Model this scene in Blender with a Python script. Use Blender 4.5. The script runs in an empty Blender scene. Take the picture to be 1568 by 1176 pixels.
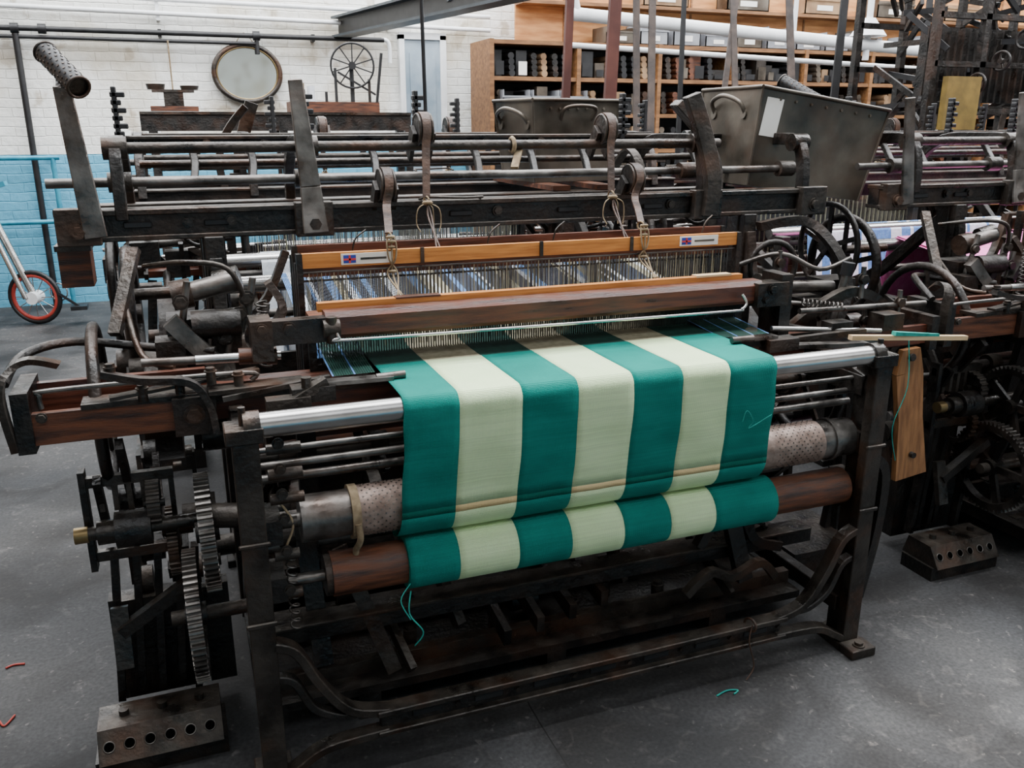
import bpy, math, random
from mathutils import Vector, Matrix
random.seed(7)
scene=bpy.context.scene
COL=scene.collection
PI=math.pi

# ------------------------------------------------------------------ materials
MATS={}
def mat(name,c1,c2=None,rough=.5,metal=0.0,scale=12,bump=0.0,bscale=60,spec=.5,stretch=None,detail=6,lo=.35,hi=.65,dust=0.0,dustc=(.15,.13,.105),rust=0.0):
    m=bpy.data.materials.new(name); m.use_nodes=True; nt=m.node_tree; N=nt.nodes; L=nt.links
    b=N["Principled BSDF"]; b.inputs["Roughness"].default_value=rough; b.inputs["Metallic"].default_value=metal
    b.inputs["Specular IOR Level"].default_value=spec
    tc=N.new("ShaderNodeTexCoord"); mp=N.new("ShaderNodeMapping"); L.new(tc.outputs["Object"],mp.inputs[0])
    if stretch: mp.inputs["Scale"].default_value=stretch
    if c2 is None: c2=tuple(min(1,x*1.25+.004) for x in c1)
    n=N.new("ShaderNodeTexNoise"); n.inputs["Scale"].default_value=scale; n.inputs["Detail"].default_value=detail
    L.new(mp.outputs[0],n.inputs[0])
    r=N.new("ShaderNodeValToRGB"); r.color_ramp.elements[0].position=lo; r.color_ramp.elements[1].position=hi
    r.color_ramp.elements[0].color=(*c1,1); r.color_ramp.elements[1].color=(*c2,1)
    L.new(n.outputs[0],r.inputs[0]); out=r.outputs[0]
    if rust:
        rn=N.new("ShaderNodeTexNoise"); rn.inputs["Scale"].default_value=6.5; rn.inputs["Detail"].default_value=10; rn.inputs["Distortion"].default_value=.4; L.new(tc.outputs["Object"],rn.inputs[0])
        rm=N.new("ShaderNodeMapRange"); rm.inputs["From Min"].default_value=.50; rm.inputs["From Max"].default_value=.66; rm.inputs["To Max"].default_value=rust; L.new(rn.outputs[0],rm.inputs[0])
        mx=N.new("ShaderNodeMix"); mx.data_type='RGBA'; mx.inputs["B"].default_value=(.085,.036,.017,1); L.new(out,mx.inputs["A"]); L.new(rm.outputs[0],mx.inputs["Factor"]); out=mx.outputs["Result"]
    if dust:
        g=N.new("ShaderNodeNewGeometry"); sp=N.new("ShaderNodeSeparateXYZ"); L.new(g.outputs["Normal"],sp.inputs[0])
        mr=N.new("ShaderNodeMapRange"); mr.inputs["From Min"].default_value=.2; mr.inputs["From Max"].default_value=1; mr.inputs["To Min"].default_value=.04; L.new(sp.outputs[2],mr.inputs[0])
        dn=N.new("ShaderNodeTexNoise"); dn.inputs["Scale"].default_value=22; dn.inputs["Detail"].default_value=8; L.new(tc.outputs["Object"],dn.inputs[0])
        dr=N.new("ShaderNodeMapRange"); dr.inputs["From Min"].default_value=.38; dr.inputs["From Max"].default_value=.7; L.new(dn.outputs[0],dr.inputs[0])
        mu=N.new("ShaderNodeMath"); mu.operation='MULTIPLY'; L.new(mr.outputs[0],mu.inputs[0]); L.new(dr.outputs[0],mu.inputs[1])
        m2=N.new("ShaderNodeMath"); m2.operation='MULTIPLY'; m2.inputs[1].default_value=dust; L.new(mu.outputs[0],m2.inputs[0])
        mx=N.new("ShaderNodeMix"); mx.data_type='RGBA'; mx.inputs["B"].default_value=(*dustc,1); L.new(out,mx.inputs["A"]); L.new(m2.outputs[0],mx.inputs["Factor"]); out=mx.outputs["Result"]
        rr=N.new("ShaderNodeMapRange"); rr.inputs["From Min"].default_value=.3; rr.inputs["From Max"].default_value=.7; rr.inputs["To Min"].default_value=max(.18,rough-.16); rr.inputs["To Max"].default_value=min(1,rough+.20); L.new(n.outputs[0],rr.inputs[0]); L.new(rr.outputs[0],b.inputs["Roughness"])
    L.new(out,b.inputs["Base Color"])
    if bump:
        n2=N.new("ShaderNodeTexNoise"); n2.inputs["Scale"].default_value=bscale; n2.inputs["Detail"].default_value=4
        L.new(mp.outputs[0],n2.inputs[0])
        bp=N.new("ShaderNodeBump"); bp.inputs["Strength"].default_value=bump; bp.inputs["Distance"].default_value=.01
        L.new(n2.outputs[0],bp.inputs["Height"]); L.new(bp.outputs[0],b.inputs["Normal"])
    MATS[name]=m; return m
mat("iron",(.0035,.0032,.003),(.016,.0125,.010),.42,.2,14,.35,70,dust=.26,rust=.28)
mat("iron_worn",(.011,.009,.0075),(.046,.037,.030),.38,.4,9,.35,60,dust=.5,rust=.6)
mat("steel",(.36,.35,.34),(.56,.55,.53),.26,.95,9,.0,40)
mat("steel_dull",(.055,.05,.046),(.21,.195,.18),.36,.8,14,.15,60,dust=.2,rust=.35)
mat("brass",(.16,.11,.05),(.28,.20,.09),.4,.8)
mat("wood_orange",(.42,.145,.022),(.62,.25,.055),.48,0,9,.1,60,stretch=(1,14,14),dust=.25)
mat("wood_red",(.040,.010,.005),(.125,.032,.013),.40,0,8,.15,50,stretch=(1,10,10),dust=.25)
mat("wood_brown",(.030,.010,.005),(.15,.046,.017),.48,0,8,.2,50,stretch=(1,8,8),dust=.2)
mat("wood_tan",(.16,.065,.022),(.33,.15,.055),.5,0,8,.2,50,stretch=(8,8,1))
mat("wood_pale",(.55,.38,.20),(.7,.52,.30),.5,0,9,stretch=(1,8,8))
mat("leather",(.024,.012,.007),(.08,.04,.023),.5,0,25,.25,80)
mat("belt",(.02,.013,.010),(.07,.045,.033),.6,0,14,.2,60)
mat("perf",(.17,.115,.09),(.32,.24,.20),.5,.4,30,.2,90)
mat("cord",(.16,.11,.06),(.30,.23,.14),.85,0,50)
mat("teal_yarn",(.0,.22,.18),(.01,.33,.27),.8,0,50)
mat("paper",(.75,.72,.66),(.85,.83,.78),.8,0,8)
mat("flag_red",(.5,.03,.03),(.6,.05,.05),.7)
mat("flag_blue",(.02,.04,.3),(.03,.06,.4),.7)
mat("galv",(.045,.037,.028),(.17,.145,.115),.40,.45,4,.12,20,detail=10,dust=.2,rust=.3)
mat("galv_dark",(.045,.036,.028),(.15,.12,.09),.5,.4,6,.15,20,detail=10,dust=.2)
mat("white_paint",(.68,.70,.71),(.84,.86,.87),.4,0,6)
mat("door_grey",(.20,.27,.33),(.31,.38,.44),.5,0,5)
mat("ply",(.38,.15,.045),(.58,.28,.10),.6,0,4,.1,30,stretch=(1,1,6))
mat("shelf_wood",(.13,.055,.018),(.26,.12,.042),.6,0,6,stretch=(1,6,6))
mat("black",(.004,.004,.005),(.014,.014,.015),.5,.1)
mat("hole",(.001,.001,.001),(.002,.002,.002),1,0,spec=0)
mat("beam_paint",(.014,.02,.026),(.035,.045,.055),.5,.1,6)
mat("redbrown",(.055,.014,.010),(.10,.030,.020),.55,.1,8)
mat("bike_blue",(.02,.22,.34),(.05,.32,.45),.35,.2)
mat("red",(.30,.025,.018),(.42,.05,.035),.5)
mat("pink",(.85,.16,.48),(.98,.30,.64),.8,0,30)
mat("yellow",(.10,.065,.01),(.18,.115,.02),.6)
mat("mirror_glass",(.6,.67,.66),(.66,.72,.71),.05,1.0,3)
mat("w_white",(.62,.68,.74),(.8,.84,.88),.8,0,60)
mat("w_blue",(.08,.20,.45),(.14,.30,.58),.8,0,60)
mat("w_dark",(.012,.018,.035),(.03,.04,.06),.8,0,60)
mat("w_tan",(.34,.31,.20),(.46,.42,.29),.8,0,60)
mat("w_green_shaded",(.002,.038,.027),(.006,.065,.047),.8,0,60)  # teal warp yarn with shade mixed into its colour
mat("plastic_grey",(.18,.19,.21),(.30,.31,.33),.5,0,5)
mat("cardboard",(.18,.10,.05),(.30,.19,.10),.8,0,5)

def fabric(name,c1,c2):
    m=mat(name,c1,c2,.82,0,7,0,60,spec=.15,lo=.3,hi=.75,stretch=(1,1,3)); nt=m.node_tree;N=nt.nodes;L=nt.links
    b=N["Principled BSDF"]
    tc=N.new("ShaderNodeTexCoord")
    w=N.new("ShaderNodeTexWave"); w.wave_type='BANDS'; w.bands_direction='X'; w.inputs["Scale"].default_value=110; w.inputs["Distortion"].default_value=2
    w2=N.new("ShaderNodeTexWave"); w2.wave_type='BANDS'; w2.bands_direction='Z'; w2.inputs["Scale"].default_value=110; w2.inputs["Distortion"].default_value=2
    L.new(tc.outputs["Object"],w.inputs[0]); L.new(tc.outputs["Object"],w2.inputs[0])
    a=N.new("ShaderNodeMath"); a.operation='ADD'; L.new(w.outputs["Fac"],a.inputs[0]); L.new(w2.outputs["Fac"],a.inputs[1])
    n=N.new("ShaderNodeTexNoise"); n.inputs["Scale"].default_value=5; n.inputs["Detail"].default_value=3; L.new(tc.outputs["Object"],n.inputs[0])
    ad=N.new("ShaderNodeMath"); ad.operation='MULTIPLY_ADD'; ad.inputs[1].default_value=8.0; L.new(n.outputs[0],ad.inputs[0]); L.new(a.outputs[0],ad.inputs[2])
    bp=N.new("ShaderNodeBump"); bp.inputs["Strength"].default_value=.45; bp.inputs["Distance"].default_value=.0025
    L.new(ad.outputs[0],bp.inputs["Height"]); L.new(bp.outputs[0],b.inputs["Normal"])
    old=b.inputs["Base Color"].links[0].from_socket
    mp=N.new("ShaderNodeMapping"); mp.inputs["Scale"].default_value=(3,3,260); L.new(tc.outputs["Object"],mp.inputs[0])
    n4=N.new("ShaderNodeTexNoise"); n4.inputs["Scale"].default_value=1; n4.inputs["Detail"].default_value=2; L.new(mp.outputs[0],n4.inputs[0])
    r4=N.new("ShaderNodeValToRGB"); r4.color_ramp.elements[0].position=.35; r4.color_ramp.elements[0].color=(.92,.92,.92,1); r4.color_ramp.elements[1].position=.65; r4.color_ramp.elements[1].color=(1.03,1.03,1.03,1); L.new(n4.outputs[0],r4.inputs[0])
    mx=N.new("ShaderNodeMix"); mx.data_type='RGBA'; mx.blend_type='MULTIPLY'; mx.inputs["Factor"].default_value=1; L.new(old,mx.inputs["A"]); L.new(r4.outputs[0],mx.inputs["B"]); L.new(mx.outputs["Result"],b.inputs["Base Color"])
fabric("cloth_teal",(.0,.180,.145),(.003,.245,.198))
fabric("cloth_cream",(.61,.79,.45),(.72,.89,.55))
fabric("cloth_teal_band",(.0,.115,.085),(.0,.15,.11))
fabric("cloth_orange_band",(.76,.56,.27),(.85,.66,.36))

def brick_mat(name,c1,c2,mortar,dado=None):
    m=mat(name,c1,c2,.65,0,3); nt=m.node_tree;N=nt.nodes;L=nt.links;b=N["Principled BSDF"]
    tc=N.new("ShaderNodeTexCoord"); sp=N.new("ShaderNodeSeparateXYZ"); cb=N.new("ShaderNodeCombineXYZ")
    L.new(tc.outputs["Object"],sp.inputs[0]); ad=N.new("ShaderNodeMath"); ad.operation='ADD'
    L.new(sp.outputs[0],ad.inputs[0]); L.new(sp.outputs[1],ad.inputs[1])
    L.new(ad.outputs[0],cb.inputs[0]); L.new(sp.outputs[2],cb.inputs[1])
    br=N.new("ShaderNodeTexBrick"); br.inputs["Scale"].default_value=1.0; br.inputs["Brick Width"].default_value=.225; br.inputs["Row Height"].default_value=.075; br.inputs["Mortar Size"].default_value=.006
    br.inputs["Mortar Smooth"].default_value=.8
    dn=N.new("ShaderNodeTexNoise"); dn.inputs["Scale"].default_value=7; dn.inputs["Detail"].default_value=3; L.new(tc.outputs["Object"],dn.inputs[0])
    dm=N.new("ShaderNodeMix"); dm.data_type='VECTOR'; dm.inputs["Factor"].default_value=.025; L.new(cb.outputs[0],dm.inputs["A"]); L.new(dn.outputs["Color"],dm.inputs["B"])
    L.new(dm.outputs["Result"],br.inputs["Vector"])
    n=N.new("ShaderNodeTexNoise"); n.inputs["Scale"].default_value=18; n.inputs["Detail"].default_value=5; L.new(tc.outputs["Object"],n.inputs[0])
    mu=N.new("ShaderNodeMath"); mu.operation='MULTIPLY_ADD'; mu.inputs[1].default_value=-.6
    L.new(br.outputs["Fac"],mu.inputs[0]); L.new(n.outputs[0],mu.inputs[2])
    bp=N.new("ShaderNodeBump"); bp.inputs["Strength"].default_value=.6; bp.inputs["Distance"].default_value=.014
    L.new(mu.outputs[0],bp.inputs["Height"]); L.new(bp.outputs[0],b.inputs["Normal"])
    old=b.inputs["Base Color"].links[0].from_socket
    mx=N.new("ShaderNodeMix"); mx.data_type='RGBA'; mx.inputs["B"].default_value=(*mortar,1)
    m2=N.new("ShaderNodeMath"); m2.operation='MULTIPLY'; m2.inputs[1].default_value=.22; L.new(br.outputs["Fac"],m2.inputs[0])
    L.new(m2.outputs[0],mx.inputs["Factor"]); L.new(old,mx.inputs["A"])
    out=mx.outputs["Result"]
    for sc,p0,p1,f,c in ((1.6,.50,.64,.6,(.54,.46,.32)),(4.5,.60,.66,.55,(.36,.28,.18))):
        n3=N.new("ShaderNodeTexNoise"); n3.inputs["Scale"].default_value=sc; n3.inputs["Detail"].default_value=9; L.new(tc.outputs["Object"],n3.inputs[0])
        r3=N.new("ShaderNodeValToRGB"); r3.color_ramp.elements[0].position=p0; r3.color_ramp.elements[1].position=p1
        r3.color_ramp.elements[0].color=(0,0,0,1); r3.color_ramp.elements[1].color=(f,f,f,1); L.new(n3.outputs[0],r3.inputs[0])
        mx3=N.new("ShaderNodeMix"); mx3.data_type='RGBA'; mx3.inputs["B"].default_value=(*c,1); L.new(r3.outputs[0],mx3.inputs["Factor"]); L.new(out,mx3.inputs["A"])
        out=mx3.outputs["Result"]
    if dado:
        z,c=dado; gt=N.new("ShaderNodeMath"); gt.operation='LESS_THAN'; gt.inputs[1].default_value=z
        L.new(sp.outputs[2],gt.inputs[0]); mx2=N.new("ShaderNodeMix"); mx2.data_type='RGBA'; mx2.inputs["B"].default_value=(*c,1)
        L.new(gt.outputs[0],mx2.inputs["Factor"]); L.new(out,mx2.inputs["A"]); out=mx2.outputs["Result"]
    L.new(out,b.inputs["Base Color"])
brick_mat("wall_brick",(.80,.80,.75),(.91,.91,.87),(.55,.54,.48),dado=(1.30,(.11,.40,.58)))
brick_mat("wall_brick_low_bounce",(.20,.12,.08),(.32,.20,.14),(.30,.28,.24))  # for the unseen side walls, coloured dark to cut bounced light
def floor_mat():
    m=mat("concrete",(.022,.0235,.026),(.066,.064,.062),.68,0,1.1,.2,25,detail=12,lo=.3,hi=.72,spec=.3); nt=m.node_tree;N=nt.nodes;L=nt.links;b=N["Principled BSDF"]
    tc=N.new("ShaderNodeTexCoord")
    def mulnoise(old,scale,det,p0,c0,p1,c1,dist=0):
        n=N.new("ShaderNodeTexNoise"); n.inputs["Scale"].default_value=scale; n.inputs["Detail"].default_value=det; n.inputs["Distortion"].default_value=dist; L.new(tc.outputs["Object"],n.inputs[0])
        r=N.new("ShaderNodeValToRGB"); r.color_ramp.elements[0].position=p0; r.color_ramp.elements[0].color=(*c0,1); r.color_ramp.elements[1].position=p1; r.color_ramp.elements[1].color=(*c1,1)
        L.new(n.outputs[0],r.inputs[0])
        mx=N.new("ShaderNodeMix"); mx.data_type='RGBA'; mx.blend_type='MULTIPLY'; mx.inputs["Factor"].default_value=1
        L.new(old,mx.inputs["A"]); L.new(r.outputs[0],mx.inputs["B"]); return mx.outputs["Result"]
    o=b.inputs["Base Color"].links[0].from_socket
    o=mulnoise(o,90,3,.3,(.70,.70,.70),.75,(1.3,1.3,1.3))
    o=mulnoise(o,2.2,10,.36,(.50,.48,.46),.56,(1.12,1.12,1.12),.8)
    o=mulnoise(o,14,6,.58,(1,1,1),.70,(1.7,1.65,1.6),1.2)
    o=mulnoise(o,38,4,.65,(1,1,1),.70,(2.3,2.2,2.1),.5)
    sp=N.new("ShaderNodeSeparateXYZ"); L.new(tc.outputs["Object"],sp.inputs[0])
    # floor colour gets paler from left to right
    wr=N.new("ShaderNodeMapRange"); wr.inputs["From Min"].default_value=.2; wr.inputs["From Max"].default_value=2.2; wr.inputs["To Min"].default_value=1.0; wr.inputs["To Max"].default_value=1.45; L.new(sp.outputs[0],wr.inputs[0])
    vm=N.new("ShaderNodeVectorMath"); vm.operation='SCALE'; L.new(o,vm.inputs[0]); L.new(wr.outputs[0],vm.inputs["Scale"]); o=vm.outputs[0]
    wn=N.new("ShaderNodeTexNoise"); wn.inputs["Scale"].default_value=3; L.new(tc.outputs["Object"],wn.inputs[0])
    wm=N.new("ShaderNodeMath"); wm.operation='MULTIPLY_ADD'; wm.inputs[1].default_value=.05; L.new(wn.outputs[0],wm.inputs[0]); L.new(sp.outputs[0],wm.inputs[2])
    a=N.new("ShaderNodeMath"); a.operation='SUBTRACT'; a.inputs[1].default_value=.80; L.new(wm.outputs[0],a.inputs[0])
    ab=N.new("ShaderNodeMath"); ab.operation='ABSOLUTE'; L.new(a.outputs[0],ab.inputs[0])
    lt=N.new("ShaderNodeMath"); lt.operation='LESS_THAN'; lt.inputs[1].default_value=.002; L.new(ab.outputs[0],lt.inputs[0])
    mx=N.new("ShaderNodeMix"); mx.data_type='RGBA'; mx.inputs["B"].default_value=(.015,.014,.013,1); L.new(lt.outputs[0],mx.inputs["Factor"]); L.new(o,mx.inputs["A"])
    L.new(mx.outputs["Result"],b.inputs["Base Color"])
floor_mat()
mat("ceiling_white",(.28,.28,.28),(.36,.36,.36),.8,0,3)

# ------------------------------------------------------------------ mesh builder
def catmull(pts,k=6):
    P=[Vector(p) for p in pts]
    if len(P)<3: return P
    out=[]
    for i in range(len(P)-1):
        p0=P[max(i-1,0)];p1=P[i];p2=P[i+1];p3=P[min(i+2,len(P)-1)]
        for j in range(k):
            t=j/k
            out.append(.5*((2*p1)+(-p0+p2)*t+(2*p0-5*p1+4*p2-p3)*t*t+(-p0+3*p1-3*p2+p3)*t**3))
    out.append(P[-1]); return out
class MB:
    def __init__(s): s.v=[];s.f=[];s.m=[];s.sm=[];s.mats=[]
    def mi(s,n):
        if n not in s.mats: s.mats.append(n)
        return s.mats.index(n)
    def add(s,vs,fs,m,smooth=False):
        o=len(s.v); s.v+= [tuple(v) for v in vs]; k=s.mi(m)
        for f in fs: s.f.append(tuple(o+i for i in f)); s.m.append(k); s.sm.append(smooth)
    def beam(s,a,b,w,h,m,up=(0,0,1),w2=None,h2=None):
        a=Vector(a);b=Vector(b);d=(b-a).normalized();u=Vector(up)
        if abs(d.dot(u))>.98: u=Vector((0,1,0))
        sd=d.cross(u).normalized();u=sd.cross(d).normalized()
        w2=w if w2 is None else w2;h2=h if h2 is None else h2
        vs=[]
        for p,ww,hh in ((a,w,h),(b,w2,h2)):
            for i,j in ((-1,-1),(1,-1),(1,1),(-1,1)): vs.append(p+sd*(i*ww/2)+u*(j*hh/2))
        s.add(vs,[(3,2,1,0),(4,5,6,7),(0,1,5,4),(1,2,6,5),(2,3,7,6),(3,0,4,7)],m)
    def box(s,x0,x1,y0,y1,z0,z1,m):
        vs=[(x0,y0,z0),(x1,y0,z0),(x1,y1,z0),(x0,y1,z0),(x0,y0,z1),(x1,y0,z1),(x1,y1,z1),(x0,y1,z1)]
        s.add(vs,[(3,2,1,0),(4,5,6,7),(0,1,5,4),(1,2,6,5),(2,3,7,6),(3,0,4,7)],m)
    def cyl(s,a,b,r,m,n=14,r2=None,cap=True):
        a=Vector(a);b=Vector(b);d=(b-a).normalized();u=Vector((0,0,1)) if abs(d.z)<.9 else Vector((0,1,0))
        sd=d.cross(u).normalized();u=sd.cross(d);r2=r if r2 is None else r2
        vs=[]
        for p,rr in ((a,r),(b,r2)):
            for i in range(n):
                t=2*PI*i/n; vs.append(p+sd*(rr*math.cos(t))+u*(rr*math.sin(t)))
        s.add(vs,[(i,n+i,n+(i+1)%n,(i+1)%n) for i in range(n)],m,True)
        if cap:
            s.add(vs,[tuple(range(n)),tuple(range(2*n-1,n-1,-1))],m)
    def tube(s,pts,r,m,n=7,k=5):
        P=catmull(pts,k);vs=[]
        u=Vector((0,0,1))
        for i,p in enumerate(P):
            d=(P[min(i+1,len(P)-1)]-P[max(i-1,0)]).normalized()
            if abs(d.dot(u))>.95: u=Vector((0,1,0)) if abs(d.y)<.9 else Vector((1,0,0))
            sd=d.cross(u).normalized();u=sd.cross(d).normalized()
            for j in range(n):
                t=2*PI*j/n; vs.append(p+sd*(r*math.cos(t))+u*(r*math.sin(t)))
        fs=[(i*n+j,(i+1)*n+j,(i+1)*n+(j+1)%n,i*n+(j+1)%n) for i in range(len(P)-1) for j in range(n)]
        s.add(vs,fs,m,True)
        s.add(vs,[tuple(range(n)),tuple(range(len(vs)-1,len(vs)-n-1,-1))],m)
    def strap(s,pts,side,w,t,m,k=5,w2=None):
        P=catmull(pts,k);sd=Vector(side).normalized();vs=[]
        for i,p in enumerate(P):
            d=(P[min(i+1,len(P)-1)]-P[max(i-1,0)]).normalized();nn=d.cross(sd).normalized()
            ww=w if w2 is None else w+(w2-w)*i/(len(P)-1)
            for a,b in ((-1,-1),(1,-1),(1,1),(-1,1)): vs.append(p+sd*(a*ww/2)+nn*(b*t/2))
        fs=[(i*4+j,(i+1)*4+j,(i+1)*4+(j+1)%4,i*4+(j+1)%4) for i in range(len(P)-1) for j in range(4)]
        l=len(vs);fs+=[(0,1,2,3),(l-1,l-2,l-3,l-4)]
        s.add(vs,fs,m)
    def ring(s,c,ax,R,r,m,n=32,k=8,sy=1.0):
        c=Vector(c);ax=Vector(ax).normalized();u=Vector((0,0,1)) if abs(ax.z)<.9 else Vector((0,1,0))
        sd=ax.cross(u).normalized();u=sd.cross(ax);vs=[]
        for i in range(n):
            t=2*PI*i/n;d=sd*math.cos(t)+u*(math.sin(t)*sy);dn=d.normalized()
            for j in range(k):
                q=2*PI*j/k; vs.append(c+d*R+dn*(r*math.cos(q))+ax*(r*math.sin(q)))
        fs=[(i*k+j,((i+1)%n)*k+j,((i+1)%n)*k+(j+1)%k,i*k+(j+1)%k) for i in range(n) for j in range(k)]
        s.add(vs,fs,m,True)
    def wheel(s,c,ax,R,r,m,spokes=5,hub=.03,hw=.05,sp=.010):
        c=Vector(c);ax=Vector(ax).normalized();s.ring(c,ax,R,r,m)
        u=Vector((0,0,1)) if abs(ax.z)<.9 else Vector((0,1,0));sd=ax.cross(u).normalized();u=sd.cross(ax)
        s.cyl(c-ax*hw/2,c+ax*hw/2,hub,m)
        for i in range(spokes):
            t=2*PI*i/spokes+.3;d=sd*math.cos(t)+u*math.sin(t); s.beam(c+d*hub*.8,c+d*R,sp*2,sp,m,up=ax)
    def gear(s,c,ax,R,w,teeth,m,mt,spokes=5):
        c=Vector(c);ax=Vector(ax).normalized();u=Vector((0,0,1));sd=ax.cross(u).normalized();u=sd.cross(ax)
        Ri=R*.80
        vs=[];prof=[]
        for i in range(teeth):
            t0=2*PI*i/teeth;dt=2*PI/teeth
            for fr,rr in ((0,R*.93),(.2,R*.94),(.32,R),(.62,R),(.75,R*.94)): prof.append((t0+dt*fr,rr))
        n=len(prof)
        for q in (-w/2,w/2):
            for t,rr in prof: vs.append(c+ax*q+(sd*math.cos(t)+u*math.sin(t))*rr)
            for t,rr in prof: vs.append(c+ax*q+(sd*math.cos(t)+u*math.sin(t))*Ri)
        fo=[];fi=[]
        for i in range(n):
            j=(i+1)%n
            fo.append((i,2*n+i,2*n+j,j)); fi.append((n+i,n+j,3*n+j,3*n+i)); fi.append((i,j,n+j,n+i)); fi.append((2*n+i,3*n+i,3*n+j,2*n+j))
        s.add(vs,fo,mt);s.add(vs,fi,m)
        s.cyl(c-ax*w*.8,c+ax*w*.8,R*.18,m)
        for i in range(spokes):
            t=2*PI*i/spokes;d=sd*math.cos(t)+u*math.sin(t); s.beam(c+d*R*.15,c+d*Ri*1.02,.025,w*.4,m,up=ax)
    def bolt(s,c,ax,r,m="iron_worn"):
        c=Vector(c);ax=Vector(ax).normalized(); s.cyl(c,c+ax*r*.25,r*1.35,m,12); s.cyl(c,c+ax*r*.9,r,m,6)
    def spring(s,a,b,R,r,m,turns=12):
        a=Vector(a);b=Vector(b);d=b-a;ax=d.normalized();u=Vector((0,0,1)) if abs(ax.z)<.9 else Vector((0,1,0));sd=ax.cross(u).normalized();u=sd.cross(ax)
        pts=[a+d*(i/(turns*8))+sd*(R*math.cos(i*PI/4))+u*(R*math.sin(i*PI/4)) for i in range(turns*8+1)]
        s.tube(pts,r,m,5,1)
    def mesh(s,name):
        me=bpy.data.meshes.new(name); me.from_pydata(s.v,[],s.f)
        for n in s.mats: me.materials.append(MATS[n])
        me.polygons.foreach_set("material_index",s.m); me.polygons.foreach_set("use_smooth",s.sm); me.update(); return me
def empty(name,loc=(0,0,0),rz=0):
    e=bpy.data.objects.new(name,None); e.location=loc; e.rotation_euler=(0,0,rz); e.empty_display_size=.2; COL.objects.link(e); return e
def obj(name,me,parent=None,bevel=0.0):
    o=bpy.data.objects.new(name,me); COL.objects.link(o)
    if parent: o.parent=parent
    if bevel:
        b=o.modifiers.new("bev","BEVEL"); b.width=bevel; b.segments=1; b.limit_method='ANGLE'; b.angle_limit=math.radians(50)
    return o

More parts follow.
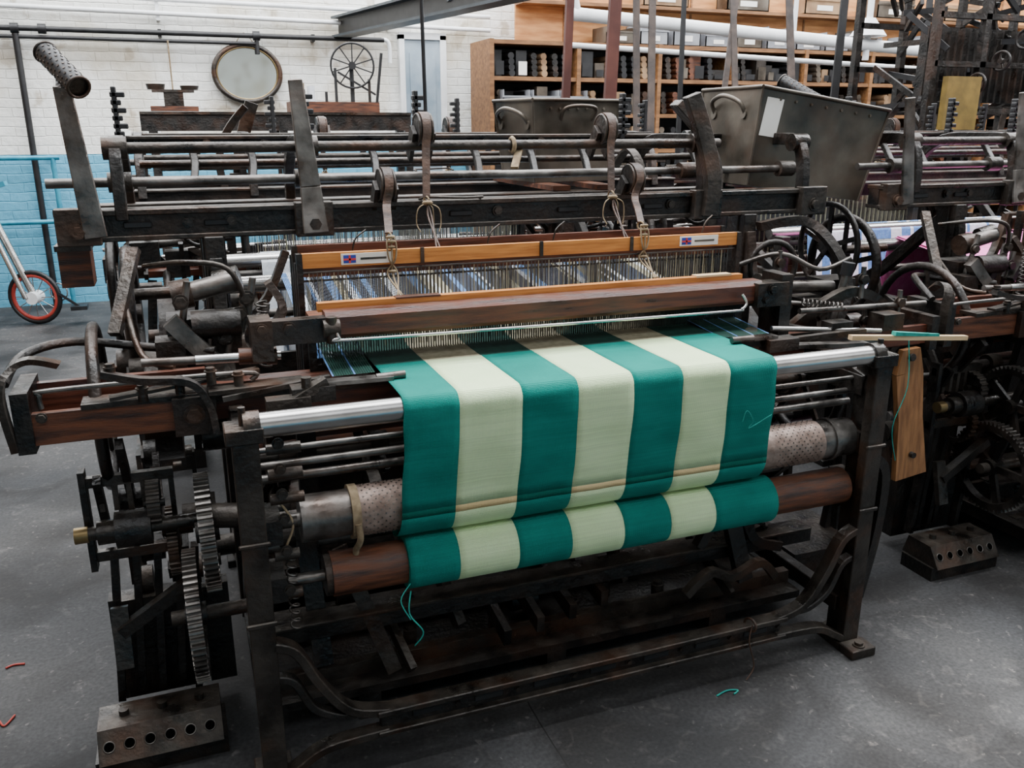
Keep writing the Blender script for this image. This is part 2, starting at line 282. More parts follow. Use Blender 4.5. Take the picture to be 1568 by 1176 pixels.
# ------------------------------------------------------------------ loom parts
X0,X1=.08,1.80
def perf_tube(b,a,c,r):
    a=Vector(a);c=Vector(c); b.cyl(a,c,r,"black",18,cap=False); b.cyl(a,a+(c-a)*.02,r*.96,"black",18); b.cyl(c-(c-a)*.06,c-(c-a)*.05,r*.9,"iron",18)
    b.ring(c,(c-a),r,.004,"iron_worn",20,6); b.ring(a,(c-a),r,.004,"iron_worn",20,6)
    d=(c-a).normalized();sd=d.cross(Vector((0,0,1))).normalized();u=sd.cross(d)
    for i in range(9):
        for j in range(12):
            t=2*PI*j/12+(i%2)*.26;q=sd*math.cos(t)+u*math.sin(t);p=a+(c-a)*(.08+i*.105)+q*r; b.cyl(p,p+q*.0015,.0036,"iron_worn",6)
def m_frame():
    b=MB()
    for sx,xs in ((-1,X0),(1,X1)):
        b.box(xs-.028,xs+.028,1.80,1.835,.0,.93,"iron_worn")
        b.box(xs-.010,xs+.010,1.83,1.90,.02,.90,"iron")
        b.box(xs-.045,xs+.045,1.79,1.92,0,.025,"iron_worn")
        b.box(xs-.040,xs+.040,1.795,1.87,.90,.935,"iron_worn")
        b.cyl((xs,1.83,.93),(xs,1.83,.975),.008,"iron_worn")
        b.box(xs-.034,xs+.034,1.793,1.80,.46,.472,"iron_worn"); b.box(xs-.034,xs+.034,1.793,1.80,.66,.67,"iron_worn")
        b.box(xs-.02,xs+.02,1.86,3.1,.80,.86,"iron"); b.box(xs-.02,xs+.02,1.86,3.1,.10,.15,"iron")
        b.box(xs-.025,xs+.025,3.05,3.11,0,1.03,"iron"); b.box(xs-.045,xs+.045,3.0,3.16,0,.03,"iron")
        b.box(xs-.025,xs+.025,2.47,2.53,.1,1.26,"iron")
        b.strap([(xs,1.88,.70),(xs,2.1,.55),(xs,2.3,.35),(xs,2.5,.14)],(1,0,0),.03,.04,"iron")
        b.strap([(xs,2.5,.8),(xs,2.7,.55),(xs,2.85,.35),(xs,3.06,.2)],(1,0,0),.03,.04,"iron")
        b.strap([(xs,2.5,1.24),(xs,2.65,1.12),(xs,2.85,.95),(xs,3.06,.85)],(1,0,0),.035,.045,"iron")
        b.strap([(xs,1.86,.84),(xs,2.0,.87),(xs,2.2,.88),(xs,2.42,1.0),(xs,2.48,1.2)],(1,0,0),.035,.045,"iron")
        o=1 if sx<0 else -1
        b.strap([(xs+o*.02,1.82,.40),(xs+o*.07,1.82,.37),(xs+o*.12,1.82,.27),(xs+o*.19,1.82,.18),(xs+o*.30,1.82,.150)],(0,1,0),.04,.022,"iron_worn")
        b.strap([(xs+o*.02,1.82,.31),(xs+o*.06,1.82,.29),(xs+o*.10,1.82,.21),(xs+o*.16,1.82,.17),(xs+o*.2,1.82,.165)],(0,1,0),.03,.018,"iron")
        b.strap([(xs+o*.02,1.82,.03),(xs+o*.06,1.82,.055),(xs+o*.13,1.82,.09),(xs+o*.28,1.82,.098)],(0,1,0),.04,.022,"iron_worn")
        b.box(xs-.045,xs+.045,1.74,1.80,0,.03,"iron_worn"); b.bolt((xs,1.765,.03),(0,0,1),.014)
    b.box(.34,1.54,1.815,1.835,.095,.16,"iron")
    b.box(.33,1.55,1.795,1.84,.148,.164,"iron_worn"); b.box(.33,1.55,1.795,1.84,.092,.106,"iron_worn")
    for i in range(7):
        x=.42+i*.165; b.box(x,x+.08,1.811,1.816,.118,.136,"black"); b.bolt((x+.12,1.815,.127),(0,-1,0),.007)
    b.box(.08,1.8,2.38,2.42,.14,.20,"iron"); b.box(.08,1.8,2.36,2.44,.20,.212,"iron_worn")
    b.box(.08,1.8,2.9,2.94,.2,.26,"iron"); b.box(.1,1.8,2.02,2.05,.26,.31,"iron")
    b.box(.1,1.78,2.00,2.07,.31,.32,"iron_worn"); b.box(.1,1.78,2.16,2.20,.17,.24,"iron"); b.box(.1,1.78,2.14,2.22,.24,.248,"iron_worn")
    def cross(x0,x1,y,z0,z1,d=.05):
        b.box(x0,x1,y,y+d,z0+.01,z1-.01,"iron"); b.box(x0,x1,y-.018,y+d+.01,z1-.016,z1,"iron_worn"); b.box(x0,x1,y-.012,y+d+.01,z0,z0+.014,"iron_worn")
    cross(-.30,2.12,2.5,1.255,1.338)
    for x in (-.245,.35,1.625,2.05):
        b.box(x-.052,x+.052,2.462,2.50,1.25,1.345,"iron_worn"); b.bolt((x,2.462,1.285),(0,-1,0),.017)
    for x in (.02,.9,1.3,.13,1.5): b.bolt((x,2.495,1.30),(0,-1,0),.012)
    for x in (-.14,.06,.75,1.1,1.40): b.box(x,x+.07,2.490,2.4985,1.288,1.304,"black")
    for xs in (X0,X1): b.box(xs-.03,xs+.03,2.50,2.56,.85,1.26,"iron")
    b.cyl((-.32,2.60,1.40),(2.1,2.60,1.40),.013,"steel_dull")
    b.cyl((-.15,2.54,1.490),(1.70,2.54,1.490),.015,"iron_worn")
    b.box(-.30,1.95,2.80,2.83,1.375,1.40,"iron_worn"); b.box(-.15,2.0,2.9,2.93,1.47,1.51,"iron")
    b.box(-.15,2.0,2.88,2.95,1.505,1.517,"iron_worn"); b.cyl((-.1,3.0,1.43),(2.0,3.0,1.43),.012,"iron_worn")
    b.box(-.25,2.05,2.95,3.0,1.26,1.31,"iron"); b.box(-.25,2.05,2.93,3.01,1.305,1.315,"iron_worn")
    for x in (-.14,.35,1.62,2.02):
        b.strap([(x,2.50,1.31),(x,2.50,1.40),(x,2.54,1.49),(x,2.68,1.50),(x,2.85,1.49),(x,2.96,1.42),(x,3.0,1.28)],(1,0,0),.03,.040,"iron")
        b.cyl((x-.03,2.54,1.49),(x+.03,2.54,1.49),.03,"iron_worn"); b.cyl((x-.03,2.60,1.40),(x+.03,2.60,1.40),.027,"iron_worn")
    b.beam((-.205,2.455,1.27),(-.237,2.47,1.640),.056,.012,"steel_dull",up=(0,1,0),w2=.040)
    b.beam((.35,2.452,1.26),(.345,2.47,1.385),.070,.012,"steel_dull",up=(0,1,0),w2=.056)
    b.beam((.345,2.47,1.385),(.325,2.49,1.665),.056,.012,"steel_dull",up=(0,1,0),w2=.038)
    b.strap([(1.625,2.46,1.26),(1.63,2.46,1.38),(1.60,2.48,1.52),(1.56,2.50,1.64)],(0,1,0),.03,.055,"iron_worn",w2=.03)
    b.strap([(1.70,2.55,1.26),(1.72,2.58,1.40),(1.68,2.62,1.52),(1.60,2.66,1.62)],(0,1,0),.05,.03,"iron_worn")
    for x in (-.14,.40,.76,1.52):
        for i in range(6): b.box(x-.014,x+.014+.012*(i%2),2.87,2.895,1.515+i*.022,1.530+i*.022,"black")
        b.box(x-.010,x+.004,2.87,2.90,1.5,1.655,"black")
    for x in (.05,.22,.60,.95,1.15,1.35,1.8): b.strap([(x,2.80,1.38),(x+.01,2.86,1.44),(x,2.9,1.50)],(1,0,0),.022,.02,"iron"); b.bolt((x+.05,2.875,1.49),(0,-1,0),.012)
    return b
def m_motion():
    b=MB()
    b.cyl((.10,1.83,.930),(1.80,1.83,.930),.028,"steel",28)
    for x in (.10,1.785): b.cyl((x-.02,1.83,.93),(x+.015,1.83,.93),.034,"iron_worn",20)
    b.cyl((.12,1.90,.665),(1.82,1.90,.665),.018,"steel_dull")
    b.cyl((.19,1.90,.665),(.31,1.90,.665),.056,"steel_dull",28); b.cyl((.31,1.90,.665),(1.66,1.90,.665),.061,"perf",28)
    b.cyl((.305,1.90,.665),(.325,1.90,.665),.0655,"cord",24); b.cyl((1.66,1.90,.665),(1.78,1.90,.665),.056,"steel_dull",28)
    b.tube([(.315,1.835,.66),(.318,1.833,.62),(.31,1.86,.58),(.315,1.87,.55)],.008,"cord")
    b.cyl((1.70,1.90,.665),(1.715,1.90,.665),.062,"steel_dull",28)
    for i in range(26):
        for j in range(20):
            for x0 in (.335,1.50):
                if (x0<1 and i>11) or i>15: continue
                t=2*PI*j/20+(i%2)*.157; q=Vector((0,math.cos(t),math.sin(t))); p=Vector((x0+i*.0095,1.90,.665))+q*.061; b.cyl(p,p+q*.0015,.0022,"steel_dull",4)
    b.cyl((.10,1.88,.520),(1.82,1.88,.520),.014,"steel_dull"); b.cyl((.25,1.88,.520),(1.76,1.88,.520),.054,"wood_brown",28)
    b.cyl((.235,1.88,.520),(.252,1.88,.520),.05,"iron_worn",24); b.cyl((1.755,1.88,.520),(1.79,1.88,.520),.035,"steel_dull",24)
    for z in (.520,.665):
        for x in (.12,1.80): b.beam((x,1.84,z),(x,1.95,z),.05,.06,"iron")
    for y,z,r in ((1.92,.80,.009),(1.95,.755,.011),(1.90,.845,.007),(2.02,.62,.015),(2.2,.46,.022),(2.7,.34,.026),(2.35,.66,.018),(2.75,.72,.03)):
        b.cyl((.08,y,z),(1.82,y,z),r,"steel_dull")
    for x in (.22,.48,.70,.85,1.0,1.2,1.42,1.62):
        b.cyl((x,2.2,.46),(x+.04,2.2,.46),.05,"iron"); b.cyl((x+.02,2.7,.34),(x+.06,2.7,.34),.09,"iron_worn",20)
        b.cyl((x-.03,2.35,.66),(x+.02,2.35,.66),.035,"iron_worn")
    for i,x in enumerate((.74,.84,.94,1.04)): b.beam((x,1.98,.17+.02*i),(x,2.9,.30),.022,.05,"iron"); b.cyl((x-.01,2.4,.26),(x+.01,2.4,.26),.04,"iron")
    b.beam((.30,2.05,.50),(.42,2.0,.13),.040,.012,"iron_worn",up=(0,1,0)); b.beam((.22,2.12,.55),(.24,2.05,.16),.05,.014,"iron",up=(0,1,0))
    b.beam((.55,2.2,.46),(.62,2.05,.20),.03,.03,"iron"); b.beam((1.1,2.2,.5),(1.16,2.1,.2),.03,.03,"iron")
    b.box(.12,1.76,2.0,2.90,.075,.10,"iron"); b.box(.12,1.76,2.30,2.32,.10,.18,"iron"); b.box(.12,1.76,2.60,2.64,.10,.17,"iron_worn")
    b.box(.12,1.76,2.06,2.09,.10,.14,"iron_worn")
    b.box(.12,1.76,2.96,2.98,.12,.80,"iron")
    for x in (.35,.9,1.45): b.box(x-.03,x+.03,2.0,2.9,.0,.075,"iron")
    for x,y in ((.75,2.12),(1.15,2.2),(.5,2.15),(1.3,2.12)): b.cyl((x,y,.10),(x,y,.15),.02,"iron_worn",10); b.bolt((x,y,.15),(0,0,1),.015)
    b.strap([(1.36,2.0,.33),(1.42,2.0,.42),(1.50,2.0,.42),(1.56,2.0,.32),(1.66,2.0,.28)],(0,1,0),.03,.03,"iron")
    b.beam((1.46,2.0,.44),(1.52,1.98,.20),.05,.03,"iron",up=(0,1,0)); b.gear((1.58,2.06,.30),(0,1,.3),.07,.025,18,"iron","iron_worn",4)
    b.strap([(1.30,1.96,.20),(1.38,1.96,.26),(1.46,1.96,.23),(1.56,1.96,.26),(1.62,1.96,.2)],(0,1,0),.025,.025,"iron_worn")
    b.tube([(1.42,1.79,.17),(1.41,1.785,.12),(1.43,1.78,.04),(1.40,1.77,.005)],.0022,"leather"); b.ring((1.42,1.80,.165),(1,.3,0),.02,.004,"leather",16,6)
    for x in (.26,1.62):
        b.beam((x,2.35,.12),(x,2.24,.92),.05,.03,"iron"); b.beam((x,2.75,.72),(x,2.25,.80),.035,.035,"iron_worn"); b.cyl((x-.03,2.75,.72),(x+.03,2.75,.72),.055,"iron_worn",20)
    b.cyl((.12,3.0,.45),(1.78,3.0,.45),.05,"wood_brown",20); 
    for x in (.2,1.7): b.cyl((x-.01,3.0,.45),(x+.01,3.0,.45),.24,"iron",32); b.ring((x,3.0,.45),(1,0,0),.24,.012,"iron_worn")
    b.cyl((.08,3.0,1.035),(1.82,3.0,1.035),.028,"steel",20)
    b.cyl((.08,2.86,.96),(1.82,2.86,.96),.014,"steel_dull")
    b.gear((-.015,2.05,.600),(1,0,.02),.145,.034,52,"iron","steel_dull")
    b.gear((-.062,2.05,.380),(1,0,.02),.165,.032,60,"iron","steel_dull")
    b.gear((-.13,2.13,.66),(1,0,0),.06,.03,20,"iron","iron_worn",4); b.gear((-.10,2.2,.52),(1,0,0),.09,.025,30,"iron","iron_worn",4)
    b.cyl((-.30,2.10,.615),(.10,2.10,.615),.017,"iron_worn"); b.cyl((-.31,2.10,.615),(-.28,2.10,.615),.020,"brass"); b.cyl((-.12,2.05,.38),(.08,2.05,.38),.018,"iron_worn")
    b.cyl((-.22,2.10,.615),(-.14,2.10,.615),.045,"iron"); b.cyl((-.26,2.10,.615),(-.22,2.10,.615),.030,"iron_worn"); b.cyl((-.02,2.0,.665),(.12,1.95,.665),.03,"iron_worn")
    for z0,z1 in ((.715,.74),(.52,.545)): b.box(-.29,-.08,2.14,2.16,z0,z1,"iron_worn")
    for i in range(7): x=-.285+i*.032; b.box(x,x+.012,2.14,2.16,.545 if i%3==0 else .65,.715,"iron_worn")
    b.box(-.29,-.275,2.13,2.17,.5,.76,"iron")
    for x,y in ((-.27,2.18),(-.22,2.2),(-.17,2.2),(-.12,2.22),(-.08,2.16)): b.beam((x,y,.10),(x+.03,y,.52),.018,.03,"iron")
    b.box(-.28,.02,2.25,2.30,.05,.35,"iron"); b.box(-.26,-.02,2.22,2.25,.33,.36,"iron_worn")
    b.beam((-.24,2.1,.34),(-.05,2.1,.46),.03,.03,"iron"); b.beam((-.24,2.12,.40),(-.24,2.08,.25),.04,.02,"iron_worn")
    b.spring((.16,1.87,.60),(.16,1.87,.40),.012,.0025,"steel_dull",10); b.tube([(.14,1.86,.74),(.17,1.85,.68),(.15,1.85,.62),(.17,1.86,.60)],.003,"cord")
    for z in (.86,.80,.74,.68,.60,.50): b.cyl((.125,1.86,z),(.18+.02*(z>.7),1.86,z),.013,"iron_worn"); b.bolt((.15,1.84,z+.02),(0,-1,0),.010)
    b.box(-.33,-.02,2.00,2.14,0,.05,"iron"); b.add([(-.32,1.985,.05),(-.03,1.985,.05),(-.03,2.03,.12),(-.32,2.03,.12),(-.32,2.15,.05),(-.03,2.15,.05),(-.03,2.13,.12),(-.32,2.13,.12)],[(0,1,2,3),(3,2,6,7),(4,0,3,7),(1,5,6,2),(5,4,7,6)],"iron_worn")
    nrm=Vector((0,-.07,.045)).normalized()
    for i in range(6):
        x=-.295+i*.047; p=Vector((x,2.0075,.085)); b.cyl(p-nrm*.004,p+nrm*.0014,.012,"hole",14); b.ring(p+nrm*.0015,nrm,.013,.0017,"steel_dull",16,5)
    for i in range(3): b.cyl((-.26+i*.09,2.08,.12),(-.26+i*.09,2.08,.135),.012,"iron_worn")
    b.wheel((-.23,2.30,.87),(1,.03,0),.20,.014,"iron",5); b.cyl((-.25,2.3,.87),(.1,2.3,.87),.016,"iron_worn")
    b.wheel((-.20,2.85,1.07),(1,0,0),.17,.012,"iron",5); b.wheel((-.16,2.80,1.0),(1,0,0),.19,.018,"iron",5); b.cyl((-.22,2.85,1.05),(.1,2.85,1.05),.018,"iron_worn")
    b.wheel((1.98,2.35,.70),(1,0,0),.20,.018,"iron",5); b.cyl((1.80,2.35,.70),(2.02,2.35,.70),.016,"iron_worn")
    b.cyl((1.88,2.75,.72),(2.02,2.75,.72),.17,"iron",28); b.cyl((-.16,2.75,.72),(-.06,2.75,.72),.17,"iron_worn",28)
    b.cyl((-.02,2.35,1.13),(.12,2.35,1.16),.026,"steel_dull"); b.cyl((-.04,2.35,1.128),(.01,2.35,1.135),.038,"iron_worn"); b.cyl((.07,2.37,1.15),(.13,2.36,1.165),.033,"iron_worn")
    b.strap([(-.05,2.28,1.08),(.00,2.27,1.02),(.06,2.25,.95),(.08,2.22,.88)],(0,1,0),.03,.042,"steel_dull")
    b.strap([(.26,2.42,1.22),(.20,2.40,1.10),(.12,2.36,1.02),(.14,2.3,.95)],(0,1,0),.03,.02,"iron_worn")
    b.strap([(.20,2.35,1.15),(.23,2.32,1.08),(.17,2.30,1.0)],(0,1,0),.05,.02,"iron")
    b.box(-.06,.12,2.32,2.44,.86,1.07,"iron"); b.box(-.09,-.02,2.26,2.34,.95,1.03,"iron"); b.cyl((0,2.30,1.06),(.12,2.30,1.06),.035,"iron")
    for x,z in ((-.05,1.0),(.02,.97),(.08,1.02),(.05,.91),(.12,1.08),(-.02,1.12),(.14,1.12),(.17,1.05)): b.bolt((x,2.30,z),(0,-1,0),.015); b.cyl((x,2.31,z-.05),(x+.02,2.31,z+.05),.009,"steel_dull")
    b.beam((-.12,2.45,1.24),(-.18,2.30,1.05),.03,.02,"iron_worn")
    b.spring((.17,2.24,1.12),(.17,2.24,.95),.014,.003,"steel_dull",12)
    b.tube([(-.1,2.4,1.2),(.0,2.3,1.22),(.1,2.28,1.2),(.14,2.3,1.1)],.007,"iron_worn"); b.tube([(-.15,2.35,1.1),(-.12,2.25,1.0),(-.05,2.2,.98)],.008,"iron_worn")
    b.cyl((1.68,2.30,1.05),(2.02,2.30,1.03),.02,"steel_dull"); b.cyl((1.72,2.30,1.05),(1.80,2.30,1.045),.04,"iron_worn")
    b.strap([(1.82,2.45,1.22),(1.95,2.38,1.24),(2.02,2.30,1.15),(2.05,2.26,1.02),(1.98,2.22,.92)],(0,1,0),.03,.03,"iron")
    b.strap([(1.72,2.20,.88),(1.85,2.18,.98),(1.98,2.16,1.04),(2.12,2.16,.98),(2.18,2.14,.86)],(0,1,0),.03,.03,"iron_worn")
    b.ring((1.82,2.36,1.10),(.2,1,0),.08,.010,"iron",24,8); b.box(1.88,1.98,2.26,2.36,.88,1.0,"iron"); b.box(2.0,2.12,2.3,2.4,.95,1.05,"iron")
    b.beam((1.70,2.12,.96),(2.0,2.05,.90),.03,.012,"steel_dull"); b.beam((1.66,2.05,.93),(1.9,2.0,.95),.02,.02,"iron_worn")
    for x,y,z in ((1.76,2.2,1.0),(1.90,2.2,.96),(2.0,2.14,1.08),(2.08,2.2,.93),(1.86,2.1,.9),(2.14,2.12,1.0),(1.72,2.25,.95),(1.80,2.3,1.12)):
        b.bolt((x,y,z),(0,-1,0),.016); b.cyl((x,y,z-.06),(x,y,z+.04),.008,"steel_dull")
    b.cyl((1.95,2.2,.92),(1.97,2.18,1.10),.013,"steel_dull"); b.cyl((1.968,2.18,1.09),(1.972,2.177,1.13),.02,"black")
    b.tube([(1.70,2.4,1.1),(1.8,2.3,1.15),(1.92,2.25,1.10),(2.0,2.2,1.14)],.008,"steel_dull"); b.tube([(1.70,2.35,.98),(1.8,2.25,1.0),(1.95,2.2,.98)],.007,"steel_dull")
    b.spring((1.78,2.15,1.02),(1.92,2.12,1.0),.012,.003,"steel_dull",10)
    b.beam((1.84,1.90,.90),(1.90,1.95,.45),.03,.03,"iron"); b.strap([(1.82,1.84,.62),(1.90,1.86,.55),(1.92,1.88,.35),(1.88,1.88,.12)],(0,1,0),.03,.03,"iron")
    b.beam((2.05,2.20,.85),(2.12,2.25,.15),.04,.03,"iron"); b.beam((2.2,2.3,.8),(2.16,2.35,.1),.04,.03,"iron")
    b.box(1.9,2.2,2.2,2.5,0,.10,"iron")
    R=random.Random(3)
    for i in range(60):
        x=R.uniform(.15,1.72);y=R.uniform(2.1,2.85);z=R.uniform(.15,.78)
        if R.random()<.5: b.beam((x,y,z),(x+R.uniform(-.08,.08),y+R.uniform(-.2,.2),z+R.uniform(-.25,.2)),.02,.03,R.choice(["iron","iron_worn"]))
        else: b.cyl((x,y,z),(x+R.uniform(.03,.10),y,z),R.uniform(.015,.05),R.choice(["iron","iron_worn"]))
    for i in range(40):
        x=R.choice([R.uniform(-.25,.02),R.uniform(1.9,2.15)]);y=R.uniform(2.2,2.9);z=R.uniform(.15,.95)
        b.cyl((x,y,z),(x+R.uniform(.03,.10),y,z),R.uniform(.012,.045),R.choice(["iron","iron_worn"])); b.beam((x,y,z),(x,y+R.uniform(-.15,.15),z+R.uniform(-.25,.2)),.018,.03,"iron")
    return b
def m_extras():
    b=MB()
    b.box(-.32,-.24,2.62,2.72,1.12,1.22,"wood_brown"); b.box(-.325,-.235,2.61,2.73,1.22,1.235,"iron_worn"); b.beam((-.28,2.67,1.235),(-.28,2.60,1.30),.02,.02,"iron")
    # picking-stick check board hanging at the right-hand end
    b.beam((2.15,2.06,.86),(2.155,2.06,.78),.07,.02,"wood_tan",up=(0,1,0),w2=.11); b.beam((2.155,2.06,.78),(2.175,2.05,.62),.11,.02,"wood_tan",up=(0,1,0),w2=.10); b.beam((2.175,2.05,.62),(2.20,2.04,.42),.10,.02,"wood_tan",up=(0,1,0),w2=.13); b.cyl((2.15,2.07,.83),(2.15,2.04,.835),.012,"iron"); b.cyl((2.19,2.06,.50),(2.19,2.02,.50),.010,"iron")
    b.tube([(2.10,2.02,.90),(2.11,2.01,.75),(2.07,2.01,.62),(2.10,2.01,.50)],.0015,"teal_yarn")
    b.beam((1.82,1.97,.945),(2.28,1.97,.905),.018,.014,"wood_pale"); b.beam((1.98,1.965,.945),(2.16,1.965,.925),.018,.012,"teal_yarn",w2=.008,h2=.008)
    for x in (1.28,1.46): b.box(x,x+.07,2.95,3.60,1.317,1.335,"wood_brown")
    return b
def m_sley():
    b=MB()
    b.box(-.02,1.84,2.12,2.26,.86,.925,"wood_red"); b.box(-.02,1.84,2.115,2.125,.905,.93,"iron_worn")
    b.box(-.37,.02,2.055,2.075,.865,.938,"wood_brown"); b.box(-.37,.0,2.075,2.20,.86,.90,"wood_red"); b.box(-.37,.02,2.18,2.20,.90,.975,"wood_red")
    b.box(-.385,-.350,2.045,2.22,.85,.99,"iron"); b.strap([(-.39,2.05,.86),(-.40,2.04,.98),(-.385,2.05,1.035),(-.35,2.12,1.045),(-.30,2.2,1.01)],(0,1,0),.035,.014,"iron_worn")
    b.box(-.06,.035,2.035,2.06,.855,.945,"iron"); b.bolt((-.015,2.035,.905),(0,-1,0),.018); b.bolt((-.33,2.05,.93),(0,-1,0),.009); b.box(-.25,.05,2.05,2.12,.938,.950,"iron_worn")
    b.beam((-.19,2.05,.96),(.14,2.09,.985),.03,.008,"iron_worn"); b.tube([(-.33,2.07,.945),(-.33,2.07,.975),(-.30,2.07,.985),(.1,2.07,.985),(.12,2.07,.965)],.006,"steel_dull")
    b.strap([(-.20,2.04,1.02),(-.12,2.03,1.0),(-.02,2.03,.985),(.02,2.03,.93),(.03,2.02,.86)],(0,1,0),.025,.016,"iron")
    for x,z in ((-.18,1.01),(-.12,.955),(-.04,.965),(.03,.98),(.09,.965)): b.cyl((x,2.05,z-.01),(x,2.05,z+.025),.011,"iron_worn"); b.bolt((x,2.05,z+.02),(0,0,1),.011)
    b.cyl((.0,2.15,1.005),(.20,2.15,1.0),.012,"steel"); b.cyl((.10,2.15,1.005),(.165,2.15,1.002),.020,"wood_brown"); b.cyl((.165,2.15,1.002),(.19,2.15,1.001),.024,"iron_worn"); b.cyl((-.12,2.15,1.01),(.0,2.15,1.005),.010,"steel_dull")
    b.tube([(-.40,2.1,1.0),(-.37,2.2,1.04),(-.27,2.3,1.04),(-.1,2.3,1.01),(.05,2.25,1.0)],.011,"iron")
    b.beam((.02,2.05,.955),(.24,2.06,.955),.06,.01,"iron_worn"); b.beam((.05,2.02,.94),(.30,2.03,.965),.016,.012,"steel_dull")
    b.box(1.80,2.24,2.07,2.09,.87,.93,"wood_red"); b.box(1.80,2.24,2.09,2.20,.86,.89,"wood_red"); b.box(2.22,2.25,2.05,2.22,.85,.96,"iron")
    b.cyl((1.62,2.08,.965),(2.0,2.04,.935),.008,"steel"); b.cyl((1.75,2.12,1.0),(2.25,2.12,.99),.009,"steel_dull"); b.box(1.82,1.9,2.05,2.1,.93,.97,"iron"); b.box(2.02,2.1,2.05,2.12,.93,.98,"iron_worn")
    b.beam((1.62,2.0,.93),(1.90,1.99,.915),.035,.012,"steel_dull")
    b.add([(x,y,z) for x in (.31,1.60) for y,z in ((2.115,1.038),(2.108,1.048),(2.108,1.092),(2.120,1.105),(2.165,1.105),(2.165,1.038))],
          [(0,6,7,1),(1,7,8,2),(2,8,9,3),(3,9,10,4),(4,10,11,5),(5,11,6,0),(0,1,2,3,4,5),(11,10,9,8,7,6)],"wood_red")
    b.box(.30,1.56,2.160,2.185,1.098,1.120,"wood_orange"); b.box(.50,.62,2.158,2.187,1.118,1.122,"wood_brown"); b.box(1.40,1.52,2.158,2.187,1.118,1.124,"wood_pale")
    b.box(.15,.33,2.10,2.14,1.035,1.095,"iron"); b.box(.13,.18,2.09,2.18,1.0,1.10,"iron_worn"); b.bolt((.22,2.10,1.075),(0,-1,0),.013); b.bolt((.155,2.09,1.08),(0,-1,0),.011)
    b.cyl((.30,2.09,1.07),(.34,2.09,1.07),.022,"iron_worn"); b.cyl((.32,2.085,1.10),(.32,2.085,1.035),.014,"iron_worn")
    b.box(1.57,1.68,2.09,2.15,1.03,1.10,"iron_worn"); b.bolt((1.62,2.09,1.08),(0,-1,0),.013); b.bolt((1.60,2.09,1.05),(0,-1,0),.01); b.box(1.66,1.70,2.1,2.2,.92,1.12,"iron")
    b.tube([(.325,2.085,1.085),(.330,2.075,1.065),(.335,2.07,1.050),(.365,2.07,1.042),(.9,2.07,1.036),(1.45,2.07,1.031),(1.50,2.07,1.034),(1.52,2.075,1.05),(1.51,2.085,1.075)],.0045,"steel",8)
    b.box(.28,1.64,2.235,2.25,.925,.94,"iron"); b.box(.28,.30,2.23,2.25,.93,1.06,"iron"); b.box(1.62,1.64,2.23,2.25,.93,1.06,"iron"); b.box(.28,1.64,2.165,2.25,1.055,1.085,"wood_brown")
    n=190
    for i in range(n):
        x=.30+1.32*i/n; b.box(x,x+.0014,2.237,2.247,.94,1.056,"iron")
    b.beam((.27,1.975,.968),(.44,1.965,.968),.032,.010,"steel_dull"); b.cyl((.40,1.965,.970),(.47,1.965,.972),.010,"steel_dull"); b.box(.20,.30,1.95,2.0,.93,.965,"iron"); b.cyl((.235,1.96,.965),(.235,1.96,.99),.012,"iron_worn")
    b.beam((1.42,1.975,.972),(1.56,1.985,.968),.03,.010,"steel_dull"); b.cyl((1.40,1.965,.974),(1.47,1.965,.974),.010,"steel_dull"); b.box(1.52,1.62,1.95,2.0,.93,.965,"iron")
    b.box(.14,.24,1.93,1.97,.92,.95,"iron_worn"); b.beam((.20,1.95,.94),(.28,1.97,.975),.03,.02,"iron_worn")
    return b
def m_healds():
    b=MB()
    for k,(y,dz,w) in enumerate(((2.28,0,"wood_orange"),(2.325,-.03,"wood_brown"),(2.37,.01,"wood_red"),(2.415,-.02,"wood_brown"))):
        b.box(.28,1.62,y,y+.018,1.190+dz,1.228+dz,w); b.box(.28,1.62,y,y+.018,.74+dz,.78+dz,w)
        b.box(.27,.285,y-.003,y+.021,.74+dz,1.228+dz,"iron"); b.box(1.615,1.63,y-.003,y+.021,.74+dz,1.228+dz,"iron")
        b.cyl((.28,y+.009,1.178+dz),(1.62,y+.009,1.178+dz),.003,"steel_dull")
        n=120
        for i in range(n):
            x=.30+1.30*(i+.3*k)/n; b.box(x,x+.0016,y+.007,y+.010,.80+dz,1.178+dz,"steel_dull" if i%3 else "w_tan")
    for x in (.95,1.24,.60): b.box(x,x+.010,2.275,2.281,1.188,1.231,"iron_worn")
    for x,fl in ((.385,0),(1.41,1)):
        b.box(x,x+.135,2.2775,2.2798,1.195,1.224,"paper"); fx=x+.006
        b.box(fx,fx+.033,2.2768,2.2776,1.199,1.220,"flag_blue"); b.box(fx,fx+.033,2.2760,2.2769,1.2065,1.2115,"flag_red"); b.box(fx+.014,fx+.019,2.2760,2.2769,1.199,1.220,"flag_red")
        b.box(fx+.045,fx+.115,2.2768,2.2776,1.206,1.212,"galv")
    for i,x in enumerate((.42,.80,1.0,1.5)): b.tube([(x,2.30,1.228),(x+.01,2.30,1.26),(x+.04,2.31,1.28)],.0025,"iron_worn",5)
    return b
